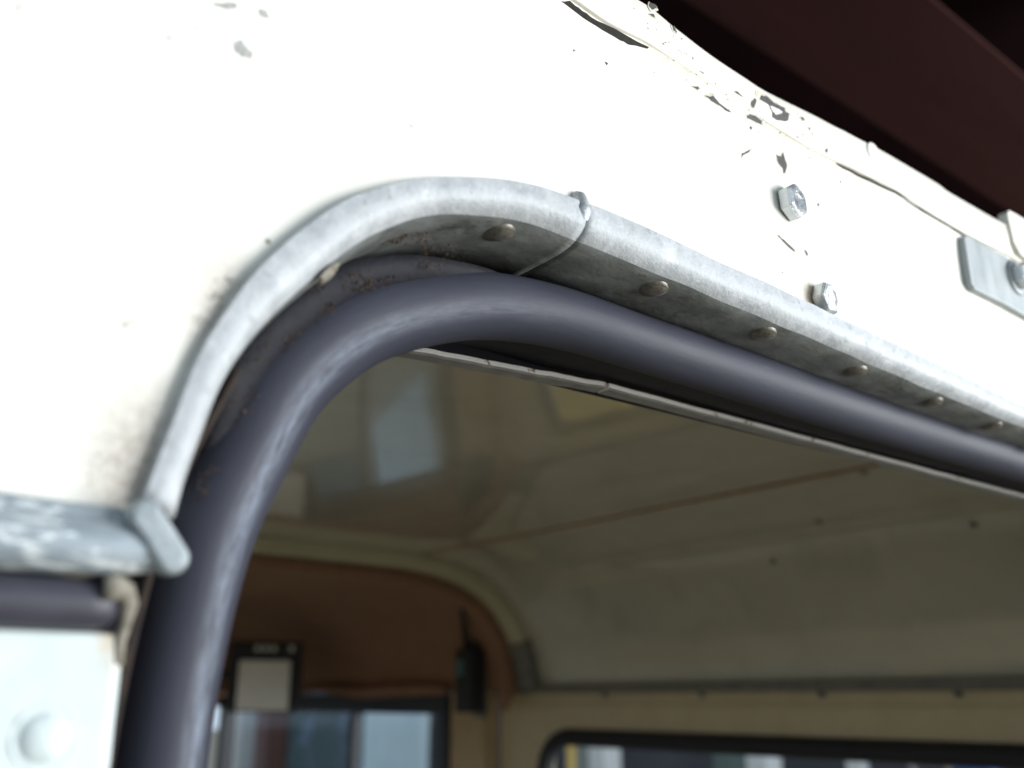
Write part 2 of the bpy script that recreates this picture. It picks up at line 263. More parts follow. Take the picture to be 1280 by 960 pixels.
def patch(name, pts, m, parent, thick=.00012):
    """a thin flake-shaped patch on the wall with a slightly ragged outline"""
    c = sum((Vector(p) for p in pts), Vector((0, 0))) / len(pts); o2 = []
    for a, b in zip(pts, pts[1:] + pts[:1]):
        a, b = Vector(a), Vector(b)
        for k in range(3):
            p = a.lerp(b, k / 3); o2.append(p + min((b - a).length * .12, .0003) * Vector((random.uniform(-1, 1), random.uniform(-1, 1))) * (1 if k else .3))
    n = len(o2); v = [(p.x, surf_y(p.x, p.y) - thick, p.y) for p in o2] + [(p.x, surf_y(p.x, p.y) + .0004, p.y) for p in o2]
    fa = [tuple(range(n))] + [(i, (i + 1) % n, (i + 1) % n + n, i + n) for i in range(n)]
    return mesh(name, v, fa, m, parent, False)
def empty(name, loc=(0, 0, 0)):
    o = bpy.data.objects.new(name, None); sc.collection.objects.link(o); o.location = loc; return o
def tag(o, label, cat, group=None):
    o['label'] = label; o['category'] = cat
    if group: o['group'] = group
    return o
def struct(o): o['kind'] = 'structure'; return o

# ---------------------------------------------------------------- setting: yard and shed roof
struct(mesh('ground', [(-60, -60, -1.75), (60, -60, -1.75), (60, 60, -1.75), (-60, 60, -1.75)], [(0, 1, 2, 3)], 'earth', None, False))
struct(box('shed_roof', (-1.5, -.9, 1.06), (2.6, 6.5, 1.12), 'roofing'))
struct(box('shed_wall', (5.2, -1, -1.75), (5.3, 12, 1.05), 'dkwall'))

# ---------------------------------------------------------------- the vehicle
car = tag(empty('off_road_vehicle', (0, 0, -1.75)), 'old cream white off-road vehicle, rear door opening edged in galvanised steel and rubber', 'vehicle')
XM = 1.10                                   # the opening is symmetric about X = XM / 2
def mirror(p): return [Vector((XM - q[0], q[1])) for q in reversed(p)]
cap_in = [Vector(q) for q in CAP_IN]; cap_out = [Vector(q) for q in CAP_OUT]
inner = resample(cap_in, 160, 16); outer = resample(cap_out, 160, 4)

# rear wall of the hard top: from the gutter / capping up to the roof flange, its edge a little buckled
def lerp_poly(poly, x):
    if x <= poly[0][0]: return poly[0][1]
    for a, b in zip(poly, poly[1:]):
        if x <= b[0]: return a[1] + (b[1] - a[1]) * (x - a[0]) / (b[0] - a[0])
    return poly[-1][1]
mid = [q for q in zip([p.x for p in outer], [p.y for p in outer])]
xs = [-.19 + i * .004 for i in range(int(1.47 / .004) + 1)]
mid_all = mid + [(XM - q[0], q[1]) for q in reversed(mid) if q[0] < .30]
def bottom(x):
    if x < .0715 or x > XM - .0715: return .030
    return lerp_poly(mid_all, x) - .006
def wall_y(x, z):
    b = bottom(x); y = .0016 * noise.noise(Vector((x * 9, 0, z * 9))) + .0004 * noise.noise(Vector((x * 40, 5, z * 40)))
    y -= .0012 * math.exp(-((z - crz(x)) / .006) ** 2)
    return y * min(1, max(0, (z - b) / .03))
def gap_open(x):
    """1 where the seam under the flange has opened, near 0 where old filler still bridges it"""
    a = min(1, max(0, (.262 - x) / .012)); b = min(1, max(0, (x - .376) / .012)); return max(.12, a, b)
def flange_w(x): return .0010 * noise.noise(Vector((x * 22, 7, 0)))
def surf_y(x, z):
    """front of the painted metal at a point: flange or wall, whichever is proud"""
    y = wall_y(x, z); t = (z - crz(x) - .0012)
    if t > 0:
        g = gap_open(x); h = max(.004, (edz(x) - crz(x)) / 2); fy = -.0024 * g - .0016 * (1 - g) - .0006 * min(1, t / h) + flange_w(x) * min(1, t / h)
        y = min(y, fy)
    return y
crack = resample(CRACK, 120, 2); crk = [(p.x, p.y) for p in crack]
edge = resample(EDGE, 120, 1); edg = [(p.x, p.y) for p in edge]
def crz(x): return lerp_poly(crk, x)
def edz(x): return max(lerp_poly(edg, x), crz(x) + .012)
v = []; fa = []; NZ = 30
for x in xs:
    b = bottom(x); t = edz(x) - .002
    for j in range(NZ + 1):
        z = b + (t - b) * j / NZ
        v.append((x, wall_y(x, z), z))
for i in range(len(xs) - 1):
    for j in range(NZ): a = i * (NZ + 1) + j; fa.append((a, a + 1, a + NZ + 2, a + NZ + 1))
wall = mesh('rear_wall', v, fa, 'paint', car)
wall['label'] = 'overexposed cream white rear panel with chipped paint'

# folded roof flange along the top edge
v = []; fa = []; prof_n = 9
fx = [-.19 + i * .005 for i in range(int(1.47 / .005) + 1)]
for x in fx:
    lo = crz(x) + .0004 + .0005 * noise.noise(Vector((x * 60, 1, 0))); hi = edz(x)
    w = flange_w(x); g = gap_open(x); q = -.0024 * g - .0016 * (1 - g)
    for (z, y) in ((lo, .0015), (lo, q + .0004), (lo + .0005, q), (lo * .5 + hi * .5, q - .0006 + w), (hi - .0025, q - .0003 + w), (hi - .0008, q + .0009), (hi, -.0005), (hi + .0006, .006), (hi + .004, .05)):
        v.append((x, y, z))
for i in range(len(fx) - 1):
    for j in range(prof_n - 1): a = i * prof_n + j; fa.append((a, a + 1, a + prof_n + 1, a + prof_n))
flange = mesh('roof_flange', v, fa, 'flange', car)
for (x, z, s) in ((.4126, .2645, .0056), (.5695, .2655, .0060)):
    lathe('painted_rivet', [(0, .0011), (s * .45, .0010), (s * .75, .0007), (s * .92, .0002), (s, .0003), (s * 1.05, -.002)], (x, surf_y(x, z) - (.0018 if x > .55 else 0), z), (0, -1, 0), 'flange', flange)
# overlap of two flange lengths at the right
v = [(.5590, -.0050, .2785), (.5615, -.0052, .2815), (.575, -.0050, .2825), (.63, -.005, .2838), (.63, -.005, .2545), (.575, -.0054, .2525), (.566, -.0056, .2535), (.5605, -.0054, .2600)]
k = len(v); v += [(a, .001, c) for a, b, c in v]
lap = mesh('flange_overlap', v, [tuple(range(k))] + [(i, (i + 1) % k, (i + 1) % k + k, i + k) for i in range(k)], 'flange', car, False)
for i, c in enumerate(CRACKS): patch('open_seam', c, 'crackm', flange)
for c in CHIPS:
    g0 = sum((Vector(p) for p in c), Vector((0, 0))) / len(c)
    if max((Vector(p) - g0).length for p in c) > .0014: patch('stained_rim', [tuple(g0 + (Vector(p) - g0) * random.uniform(1.15, 1.6) + Vector((random.uniform(-.0003, .0003), -.0004))) for p in c], 'rim', wall, .00006)
    patch('paint_chip', c, 'chip', wall)
for c in SCUFFS: patch('scuff_mark', c, 'scuff', wall)
# scattered specks of dirt, joined: too small to pick apart
v = []; fa = []
for (c, a, b) in SPECKS:
    for _ in range(26 if c[0] < .2 else 18):
        x = c[0] + random.gauss(0, a * .5); z = c[1] + random.gauss(0, b * .5); s = random.uniform(.15, .5) * .0012 * (.5 + c[0] * 2.6); n = len(v); k = 5
        y = surf_y(x, z) - .00012
        if z < bottom(x) + .004: continue
        ph = random.random() * 6; st = random.uniform(.3, 1)
        for i in range(k): rr = s * random.uniform(.5, 1.2); v.append((x + rr * math.cos(ph + i * 1.257), y, z + st * rr * math.sin(ph + i * 1.257)))
        fa.append(tuple(range(n, n + k)))
o = mesh('dirt_specks', v, fa, 'speck', wall, False); o['kind'] = 'stuff'

# bolts through the wall and the zinc bracket
hexbolt('hex_bolt', (.3362, -.0005, .2098), (.10, -1, .02), .0086, .0056, 'zinc', wall, .60)
hexbolt('hex_bolt', (.3545, -.0005, .1682), (.05, -1, -.02), .0078, .0055, 'zinc', wall, .1)
pl = [Vector(q) for q in PLATE]; k = len(pl)
pl = [p if p.x < .58 else Vector((.66, p.y + (.004 if p.y > .23 else -.006))) for p in pl]
v = [(p.x, -.0042, p.y) for p in pl] + [(p.x, .001, p.y) for p in pl]
br = mesh('zinc_bracket', v, [tuple(range(k))] + [(i, (i + 1) % k, (i + 1) % k + k, i + k) for i in range(k)], 'plate', car, False)
md = br.modifiers.new('bevel', 'BEVEL'); md.width = .0008; md.segments = 2
lathe('washer', [(0, .0014), (.0105, .0014), (.0110, .0008), (.0110, -.001)], (.5560, -.0042, .2355), (0, -1, 0), 'plate', br)
hexbolt('hex_bolt', (.5560, -.0055, .2355), (0, -1, .03), .0083, .0062, 'zinc', br, .55)
lathe('rubber_buffer', [(0, .008), (.006, .0075), (.008, .005), (.0085, -.001)], (.5985, 0, .1835), (0, -1, 0), 'rubber_dull', wall)

# ---------------------------------------------------------------- galvanised capping round the opening
full = inner + mirror([(p.x, p.y) for p in inner if p.x < .30])
wid = []
for i, p in enumerate(inner): wid.append(min((p - q).length for q in outer))
wid = [max(.0082, w) for w in wid]
for _ in range(8): wid = [wid[0]] + [(wid[i - 1] + wid[i] * 2 + wid[i + 1]) / 4 for i in range(1, len(wid) - 1)] + [wid[-1]]
wfull = wid + [w for w, p in reversed(list(zip(wid, inner))) if p.x < .30]
prof = [(1.0, .0012), (1.0, -.0034), (.97, -.0042), (.74, -.0046), (.50, -.0049), (.36, -.0040), (.24, -.0020), (.13, .0006), (.05, .0036), (.01, .0065), (-.0003, .010), (-.0005, .020), (-.0003, .046), (.10, .0465), (.14, .0455), (.16, .006), (.4, .0004)]
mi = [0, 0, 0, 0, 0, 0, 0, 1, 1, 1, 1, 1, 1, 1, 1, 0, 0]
k0 = next(i for i, p in enumerate(inner) if p.x > .2045)          # the weld joint between the bent corner and the straight length
N = len(full)
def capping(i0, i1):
    o = sweep('capping_length', full[i0:i1], prof, ['galv', 'galv_grimy_shaded'], car, True, wfull[i0:i1], mi, .0006, None, (0, 1, 2)); return o
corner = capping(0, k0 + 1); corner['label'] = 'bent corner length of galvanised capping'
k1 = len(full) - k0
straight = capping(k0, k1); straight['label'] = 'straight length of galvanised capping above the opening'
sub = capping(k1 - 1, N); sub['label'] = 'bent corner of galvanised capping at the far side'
# weld bead over the joint
p, n = frames(full)[k0]; w = wfull[k0]; bead = []
for (a, y) in [(1.0, .0000)] + prof[2:9]:
    a2 = a * w if a > 0 else a
    bead.append((p.x + n.x * a2 - .010 * max(0, y) / .012, y + (.0024 if y < 0 else .0008), p.y + n.y * a2 + .0022))
bead = [tuple(q) for q in resample(bead, 26, 1)]
tube('weld_bead', bead, lambda t: .0036 * (.92 + .18 * noise.noise(Vector((t * 9, 0, 0)))) * (.72 + t if t < .28 else 1 if t < .7 else 1 - (t - .7) * 1.6), 'weld', corner)
# solid rivets on the underside, 67 mm apart
for i, x in enumerate([.179, .254, .321, .3895, .458, .521, .588]):
    z = min((q for q in full if q.x < .8), key=lambda q: abs(q.x - x)).y; par = corner if x < .2 else straight
    s = .0056
    nn = min(((q, m_) for q, m_ in frames(full)), key=lambda t: abs(t[0].x - x))[1]
    lathe('rivet', [(0, .0013), (.002, .0012), (.0038, .0009), (.0049, .0004), (.0053, .0001), (s, .0001), (s * 1.02, -.002)], (x, .0080, z - .0003), (-nn.x, -.03, -nn.y), 'rivet', par)
# cream dab of old filler on the bend
fk = [(.1098, .1092), (.1118, .1122), (.1142, .1146), (.1156, .1150), (.1148, .1130), (.1130, .1106), (.1108, .1088)]
mesh('filler_flake', [(x, -.0012, z) for x, z in fk] + [(x + .0006, .0012, z - .0006) for x, z in fk], [tuple(range(7)), tuple(range(7, 14))] + [(i, (i + 1) % 7, (i + 1) % 7 + 7, i + 7) for i in range(7)], 'rawedge', corner, False)

# ---------------------------------------------------------------- gutter rail on the left, its end facet and what sits under it
gp = [(0.0, .0402), (-.0042, .0400), (-.0056, .0385), (-.0060, .0366), (-.0078, .0355), (-.0100, .0330), (-.0104, .0305), (-.0094, .0278), (-.0066, .0258), (-.0030, .0250), (0.0, .0252)]
v = []; fa = []; k = len(gp); gx = [-.19 + i * .004 for i in range(int(.255 / .004) + 1)] + [.0655, .0675, .0690]
for i, x in enumerate(gx):
    for (y, z) in gp:
        cut = 0 if i < len(gx) - 3 else (i - len(gx) + 4)
        xx = x + (.0405 - z) * .45 * (cut / 3)
        q = Vector((xx, y, max(z, .0250 + .0022 * cut / 3))); v.append(q + .0007 * noise.noise_vector(Vector((x, y, z)) * 60) * (1 if y < -.001 else 0))
for i in range(len(gx) - 1):
    for j in range(k - 1): a = i * k + j; fa.append((a, a + 1, a + k + 1, a + k))
fa += [tuple(range(k)), tuple(range(len(v) - k, len(v)))]
gut = mesh('gutter_rail', v, fa, 'galv_blue', car); gut['label'] = 'oxidised blue grey galvanised rail'
# flattened oval end plate of the corner strip, leaning, welded over the end of the rail
def stadium(L, rr, n=10):
    return [Vector((rr * math.cos(math.pi * i / n), L + rr * math.sin(math.pi * i / n))) for i in range(n + 1)] + [Vector((rr * math.cos(math.pi + math.pi * i / n), -L + rr * math.sin(math.pi + math.pi * i / n))) for i in range(n + 1)]
ax = Vector((-.62, .0, .78)).normalized(); nrm = Vector((-.18, -1, .04)); nrm = (nrm - ax * nrm.dot(ax)).normalized(); sx = ax.cross(nrm)
c0 = Vector((.0714, -.0108, .0334)); v = []; fa = []; rings = [(1.12, -.0060), (1.10, -.0010), (1.0, .0002), (.90, .0008), (.75, .0010), (.4, .0010)]
st = stadium(.0055, .0033)
for (s, h) in rings:
    for q in st:
        e = Vector((q.x * s, q.y * (1 - (1 - s) * .4))); v.append(c0 + sx * e.x + ax * e.y + nrm * (h + .0002 * noise.noise(Vector((e.x * 600, e.y * 600, h * 900)))))
k = len(st)
for i in range(len(rings) - 1):
    for j in range(k): fa.append((i * k + j, i * k + (j + 1) % k, (i + 1) * k + (j + 1) % k, (i + 1) * k + j))
fa += [tuple(range(k)), tuple(range(len(v) - k, len(v)))]
M['galv_pale'] = mat('pale_scraped_galvanising', (.27, .31, .33), (.40, .44, .455), 240, .5, .6, metal=.2, bump=.4, bscale=500)
mesh('end_plate', v, fa, 'galv_pale', gut)
tube('weld_bead', [(.0662, -.0052, .0398), (.0685, -.0065, .0392), (.0700, -.0078, .0365), (.0716, -.0092, .0325), (.0742, -.0090, .0285)], .0011, 'galv_blue', gut)
lathe('rivet', [(0, .0022), (.003, .0019), (.005, .0011), (.0062, 0), (.0062, -.002)], (.0575, -.0020, .0262), (0, -.25, -1), 'rawedge', gut)

# black rubber strip lying between the rail and the lower panel
rp = []; prof_r = [(-.0005, .0246), (-.0030, .0242), (-.0052, .0222), (-.0060, .0195), (-.0056, .0165), (-.0040, .0145), (-.0010, .0136), (.004, .0136), (.004, .0246)]
v = []; fa = []; k = len(prof_r); rx = [-.19 + .006 * i for i in range(41)] + [.0565, .0600, .0635, .0655, .0668, .0675]
for x in rx:
    s = 1 if x < .0625 else math.sqrt(max(.02, 1 - ((x - .0625) / .0053) ** 2))
    for (y, z) in prof_r: v.append((x, y * s, .0192 + (z - .0192) * s + .0004 * noise.noise(Vector((x * 90, y, 2)))))
for i in range(len(rx) - 1):
    for j in range(k): a, b = i * k + j, i * k + (j + 1) % k; fa.append((a, b, b + k, a + k))
fa += [tuple(range(k)), tuple(range(len(v) - k, len(v)))]
mesh('rubber_strip', v, fa, 'rubber', car)
box('rail_backing', (-.19, .0035, .0130), (.0690, .010, .0300), 'void', car)
# bent end of the lower capping
tube('capping_stub', [(.0630, -.0042, .0224), (.0652, -.0048, .0226), (.0676, -.0044, .0220), (.0690, -.0032, .0196), (.0692, -.0020, .0160), (.0688, -.0010, .0120), (.0690, -.0004, .0070)], lambda t: (.0034 - .0022 * min(1, t * 1.3)) * (1 + .3 * noise.noise(Vector((t * 8, 2, 0)))), ['rawedge'], car)

# lower body panel
v = []; fa = []; lx = [-.19 + .005 * i for i in range(52)] + [.0672, .0688, .0696, .0699, .0698]
lz = [.0136, .0130, .0120] + [.012 - .006 * i for i in range(1, 20)] + [-.2, -.4, -.7, -1.2]
for i, x in enumerate(lx):
    for z in lz:
        y = -.0012 + .0006 * noise.noise(Vector((x * 25, 3, z * 25)))
        if i >= len(lx) - 4: y += (0, .0005, .0016, .006)[i - len(lx) + 4]
        v.append((x + (.0003 * noise.noise(Vector((1, 1, z * 220))) if i >= len(lx) - 4 else 0), y + (.002 if z == .0136 else 0), z))
k = len(lz)
for i in range(len(lx) - 1):
    for j in range(k - 1): a = i * k + j; fa.append((a, a + 1, a + k + 1, a + k))
low = mesh('lower_panel', v, fa, 'lowpaint', car); low['label'] = 'white painted lower body panel with a domed rivet'
grime_spot(M['lowpaint'], (.068, 0, .013), (.006, .1, .010), (.55, .45, .32), 500, 1.0)
lathe('rivet', [(0, .0017), (.0024, .0016), (.0040, .0011), (.0048, .0005), (.0052, .0000), (.0057, .0000), (.0062, .0004), (.0067, .0001), (.0070, -.0012)], (.0562, -.0014, -.0074), (0, -1, 0), 'lowpaint', low, 36, .0004)

box('lower_panel', (1.032, -.0012, -1.2), (1.28, .004, .034), 'lowpaint', car, .001)

# ---------------------------------------------------------------- door seal
sl = [Vector(q) for q in SEAL]
left = [Vector((.0885, -1.0)), Vector((.0885, -.6)), Vector((.0885, -.2)), Vector((.0887, -.06))]
path = resample(left[-1:] + sl, 170, 6); path = left[:-1] + path
right = [Vector((XM - p.x, p.y)) for p in reversed(path) if p.x < .30]
spath = path + right
ring = []; S = 22
for i in range(S):
    a = 2 * math.pi * i / S; rr = .0129 + .0003 * math.cos(2 * a); ring.append((rr * math.sin(a), .030 - rr * math.cos(a)))
v = []; fa = []; fr = frames(spath)
for (p, n) in fr:
    bend = math.exp(-((p.x - .115) / .026) ** 2) * (1 if p.y > .04 else math.exp(-((p.y - .04) / .02) ** 2))
    for (a, y) in ring:
        w = 1 + .20 * bend - .10 * min(1, max(0, (p.x - .14) / .12)) + .008 * noise.noise(Vector((p.x * 12, p.y * 12, y * 10))); a3 = a * w + .0026 * bend; v.append((p.x + n.x * a3, .030 + (y - .030) * w, p.y + n.y * a3))
for i in range(len(spath) - 1):
    for j in range(S): a, b = i * S + j, i * S + (j + 1) % S; fa.append((a, b, b + S, a + S))
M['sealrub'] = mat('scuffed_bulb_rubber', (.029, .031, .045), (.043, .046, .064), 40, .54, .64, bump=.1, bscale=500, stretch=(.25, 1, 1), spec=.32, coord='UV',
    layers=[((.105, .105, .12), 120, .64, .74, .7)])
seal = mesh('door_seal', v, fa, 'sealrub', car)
arc = [0]
for a, b in zip(spath, spath[1:]): arc.append(arc[-1] + (b - a).length)
uvl = seal.data.uv_layers.new(name='length_and_girth')
for lp in seal.data.loops: i, j = divmod(lp.vertex_index, S); uvl.data[lp.index].uv = (arc[i], j / S * .08)
for pg in seal.data.polygons:                                  # girth wraps: keep the last column contiguous
    js = [seal.data.loops[l].vertex_index % S for l in pg.loop_indices]
    if max(js) - min(js) > 1:
        for l in pg.loop_indices:
            if seal.data.loops[l].vertex_index % S == 0: uvl.data[l].uv.y = .08
def crest_scuff_and_highlight(m, centre, width, colour):
    """pale scuffing and a painted highlight in one streak along the crest (girth coordinate, metres)"""
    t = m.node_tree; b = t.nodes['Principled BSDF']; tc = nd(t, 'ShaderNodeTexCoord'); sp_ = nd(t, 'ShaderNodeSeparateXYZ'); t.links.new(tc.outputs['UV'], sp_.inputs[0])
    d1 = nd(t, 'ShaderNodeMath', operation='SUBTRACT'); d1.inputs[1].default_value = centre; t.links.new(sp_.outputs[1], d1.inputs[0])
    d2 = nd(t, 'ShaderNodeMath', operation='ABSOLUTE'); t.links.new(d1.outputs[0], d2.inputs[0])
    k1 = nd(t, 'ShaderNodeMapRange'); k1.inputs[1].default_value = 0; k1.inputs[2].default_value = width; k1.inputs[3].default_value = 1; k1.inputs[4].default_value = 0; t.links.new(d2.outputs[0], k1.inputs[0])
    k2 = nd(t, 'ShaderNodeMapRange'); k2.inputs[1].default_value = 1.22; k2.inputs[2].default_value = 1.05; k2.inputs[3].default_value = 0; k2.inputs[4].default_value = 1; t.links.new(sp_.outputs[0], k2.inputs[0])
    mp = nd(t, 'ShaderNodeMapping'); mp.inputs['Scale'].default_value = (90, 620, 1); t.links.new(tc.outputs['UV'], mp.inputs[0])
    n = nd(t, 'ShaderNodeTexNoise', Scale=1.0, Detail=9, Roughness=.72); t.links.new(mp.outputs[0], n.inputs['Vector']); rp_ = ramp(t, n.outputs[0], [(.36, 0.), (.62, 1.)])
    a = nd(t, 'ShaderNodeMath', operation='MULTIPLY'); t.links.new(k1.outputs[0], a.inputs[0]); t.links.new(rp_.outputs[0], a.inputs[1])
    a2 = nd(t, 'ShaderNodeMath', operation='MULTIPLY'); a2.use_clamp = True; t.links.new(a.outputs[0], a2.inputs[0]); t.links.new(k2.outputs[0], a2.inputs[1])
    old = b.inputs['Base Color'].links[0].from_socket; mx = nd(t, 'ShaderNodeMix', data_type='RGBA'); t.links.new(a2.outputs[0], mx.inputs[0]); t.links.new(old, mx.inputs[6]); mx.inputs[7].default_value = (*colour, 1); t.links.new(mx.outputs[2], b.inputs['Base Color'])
crest_scuff_and_highlight(M['sealrub'], .0752, .0046, (.20, .23, .285))  # highlight streak painted into the rubber colour, broken up with real scuffs
seal['label'] = 'thick black rubber bulb seal round the opening'
# outer lip of the seal tucked behind the capping
lp_path = [p for p in spath if p.x < .215]
lp_s = [min(1, max(0, (p.y - .045) / .025)) if p.x < .130 else max(.0, 1 - (p.x - .130) / .075) for p in lp_path]
sweep('seal_lip', lp_path, [(.0075, .0190), (.0118, .0135), (.0150, .0120), (.0195, .0118), (.0205, .0150), (.0120, .0240)], 'lip', seal, True, [.45 + .55 * q for q in lp_s], None, .0006, [.014 * (1 - q) for q in lp_s])
# rusty jamb behind the lip
sweep('door_jamb', [p for p in spath[:len(spath) // 2] if p.y < .075], [(.0180, .0045), (.0182, .060), (.0200, .060), (.0198, .0045)], 'rust', car, True)
# inner flap of the seal running back to the trim strip
sweep('seal_flap', spath, [(-.0060, .034), (-.0068, .0395), (-.0030, .049), (-.0008, .062), (.0015, .078), (.0050, .080), (.0040, .040)], 'flap', seal, True)
# crumbs of rust and dirt lodged between capping and seal
v = []; fa = []; cand = [(p, n) for p, n in frames(resample(SEAL, 400, 6)) if .098 < p.x < .175]
for _ in range(6000):
    p, n = random.choice(cand)
    if random.random() < abs(p.x - .135) / .05: continue
    a, y = random.choice(((.0100, .0152), (.0112, .0140), (.0195, .0108), (.0205, .0105), (.0215, .0085), (.0150, .0112))); a += random.gauss(0, .0012); y += random.gauss(0, .0008)
    if noise.noise(Vector((p.x * 90, p.y * 90, a * 200))) < .08: continue
    c = Vector((p.x + n.x * a, y, p.y + n.y * a)); s = random.choice((.0001, .00015, .0002, .0003, .00045)) * random.uniform(.7, 1.3)
    b0 = len(v)
    for q in ((1, 0, 0), (-1, 0, 0), (0, 1, 0), (0, -1, 0), (0, 0, 1), (0, 0, -1)): v.append(c + Vector(q) * s * random.uniform(.5, 1.3) + Vector([random.uniform(-.3, .3) * s for _ in range(3)]))
    for q in ((0, 2, 4), (2, 1, 4), (1, 3, 4), (3, 0, 4), (2, 0, 5), (1, 2, 5), (3, 1, 5), (0, 3, 5)): fa.append(tuple(b0 + i for i in q))
o = mesh('dirt_crumbs', v, fa, 'crumb', seal, False); o['kind'] = 'stuff'

# ---------------------------------------------------------------- inside: trim strip, ceiling, rib, side panel, cab
A, B, C_ = (Vector(q) for q in STRIP); d = (C_ - B).normalized()
def strip(name, a, b):
    o = mesh(name, [], [], 'trim', car) if False else None
    v = []; fa = []
    n = 40; prf = [(-.0014, -.0002), (-.0014, -.0022), (-.0006, -.0030), (.0060, -.0030), (.0060, -.0002)]
    for i in range(n + 1):
        p = a.lerp(b, i / n)
        for (y, z) in prf: v.append((p.x, p.y + y, p.z + z + .0030 + .0004 * noise.noise(Vector((p.x * 120, y * 90, 0)))))
    k = len(prf); mi = []
    for i in range(n):
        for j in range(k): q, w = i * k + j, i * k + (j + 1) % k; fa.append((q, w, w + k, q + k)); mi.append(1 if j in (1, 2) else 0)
    fa += [tuple(range(k)), tuple(range(n * k, n * k + k))]; mi += [0, 0]
    return mesh(name, v, fa, ['trim', 'trimgrey'], car, False, mi)
strip('trim_strip', A + (A - B) * .12, B - (B - A).normalized() * .0008)
strip('trim_strip', B + d * .0008, B + d * .62)
# dark roof-end channel between seal and trim strip
S0 = A + (A - B) * .4; S1 = B + d * .80
mesh('roof_end_channel_sill', [(S0.x, S0.y - .0008, S0.z + .0027), (S1.x, S1.y - .0008, S1.z + .0027), (S1.x, S1.y - .014, .1510), (S0.x, S0.y - .014, .1510)], [(0, 1, 2, 3)], 'flap', car, False)
mesh('roof_end_channel', [(.02, .040, .150), (1.08, .040, .150), (1.08, .094, .150), (.02, .094, .150), (.02, .094, .30), (1.08, .094, .30)], [(0, 1, 2, 3), (3, 2, 5, 4)], 'void', car, False)

YB, YF = .095, 1.26
def roofprof(off=0):
    """half section of the roof inside: nearly flat, then curving down to the side"""
    pts = [(.55, .2505), (.75, .2505), (.90, .2498), (.975, .2470), (1.06, .234), (1.13, .208), (1.185, .165), (1.225, .105), (1.245, .050), (1.250, .018)]
    return [Vector((x, z - off)) for x, z in pts]
def panel(name, pr, y0, y1, m, parent, ny=10):
    v = []; fa = []; k = len(pr)
    for i in range(ny + 1):
        y = y0 + (y1 - y0) * i / ny
        for p in pr:
            bk = .044 + (.016 - .044) * min(1, max(0, (y - .40) / .30)) if m == 'ceiling' else 0        # a slight buckle in the sheet
            v.append((p.x, y, p.y + .0012 * noise.noise(Vector((p.x * 3, y * 3, 1))) - bk * (p.x - .62) * math.exp(-((p.x - .62) / .17) ** 2)))
    for i in range(ny):
        for j in range(k - 1): a = i * k + j; fa.append((a, a + 1, a + k + 1, a + k))
    return mesh(name, v, fa, m, parent)
pr = resample(roofprof(), 60, 3)
c1 = [p for p in pr if p.x <= .976]; c2 = [p for p in pr if p.x >= .976]
x_seam = c1[-1]
flat = [Vector((XM - p.x, p.y)) for p in reversed(c1)] + c1[1:]
panel('ceiling_panel', flat, YB, YF, 'ceiling', car, 24)
panel('ceiling_panel', [c1[-1] + Vector((.002, -.0005))] + c2, YB, YF, 'ceiling', car, 14)
panel('ceiling_panel', [Vector((XM - p.x, p.y)) for p in c2], YB, YF, 'ceiling', car, 6)
tube('ceiling_seam', [(x_seam.x + .001 + .03 * 0, YB + .02 + (YF - YB - .02) * i / 20, x_seam.y - .0005 + .0008 * noise.noise(Vector((i, 0, 0)))) for i in range(21)], .0026, 'seam', car, 6)
# screw heads in the ceiling
for (x, y) in ((.985, .36), (1.10, .50), (1.145, .32), (1.16, .62)):
    zz = lerp_poly([(p.x, p.y) for p in pr], x); lathe('ceiling_screw', [(0, .002), (.004, .0015), (.005, 0), (.005, -.001)], (x, y, zz - .001), (-.2, 0, -1), 'foot', car, 12)
# cream rib across the roof and its grey foot
rb = resample(roofprof(.002), 50, 2)[:-4]; rb = [Vector((XM - p.x, p.y)) for p in reversed(rb)] + rb[1:]
def ribsweep(name, path, y0, y1, dep, m, parent):
    v = []; fa = []
    for (p, n) in frames(path):
        for (a, y) in ((0, y0), (-dep, y0), (-dep - .003, y0 + .004), (-dep - .003, y1 - .004), (-dep, y1), (0, y1)): v.append((p.x + n.x * a, y, p.y + n.y * a))
    for i in range(len(path) - 1):
        for j in range(6): a, b = i * 6 + j, i * 6 + (j + 1) % 6; fa.append((a, b, b + 6, a + 6))
    return mesh(name, v, fa, m, parent, False)
rib = ribsweep('roof_rib', rb, 1.235, 1.275, .020, 'rib', car)
ribsweep('rib_foot', [Vector((1.222, .112)), Vector((1.238, .078)), Vector((1.246, .045)), Vector((1.249, .022))], 1.233, 1.277, .026, 'foot', rib)
ra = resample(roofprof(-.03), 60, 2); rc = resample([(.55, .205), (.80, .203), (.98, .195), (1.08, .176), (1.145, .142), (1.182, .098), (1.196, .05), (1.20, -.02)], 60, 2)
ra = [Vector((XM - p.x, p.y)) for p in reversed(ra)] + ra; rc = [Vector((XM - p.x, p.y)) for p in reversed(rc)] + rc; k = len(ra)
mesh('cab_bulkhead_edge', [(p.x, 1.279, p.y) for p in ra] + [(p.x, 1.279, p.y) for p in rc] + [(p.x, 1.30, p.y) for p in ra] + [(p.x, 1.30, p.y) for p in rc], [(i, i + 1, k + i + 1, k + i) for i in range(k - 1)] + [(2 * k + i, 2 * k + i + 1, 3 * k + i + 1, 3 * k + i) for i in range(k - 1)] + [(k + i, k + i + 1, 3 * k + i + 1, 3 * k + i) for i in range(k - 1)], 'brown', car, False)
# outer roof skin closes the body above
mesh('roof_skin', [(-.19, .02, .287), (1.28, .02, .287), (1.28, 2.7, .30), (-.19, 2.7, .30)], [(0, 1, 2, 3)], 'paint', car, False)
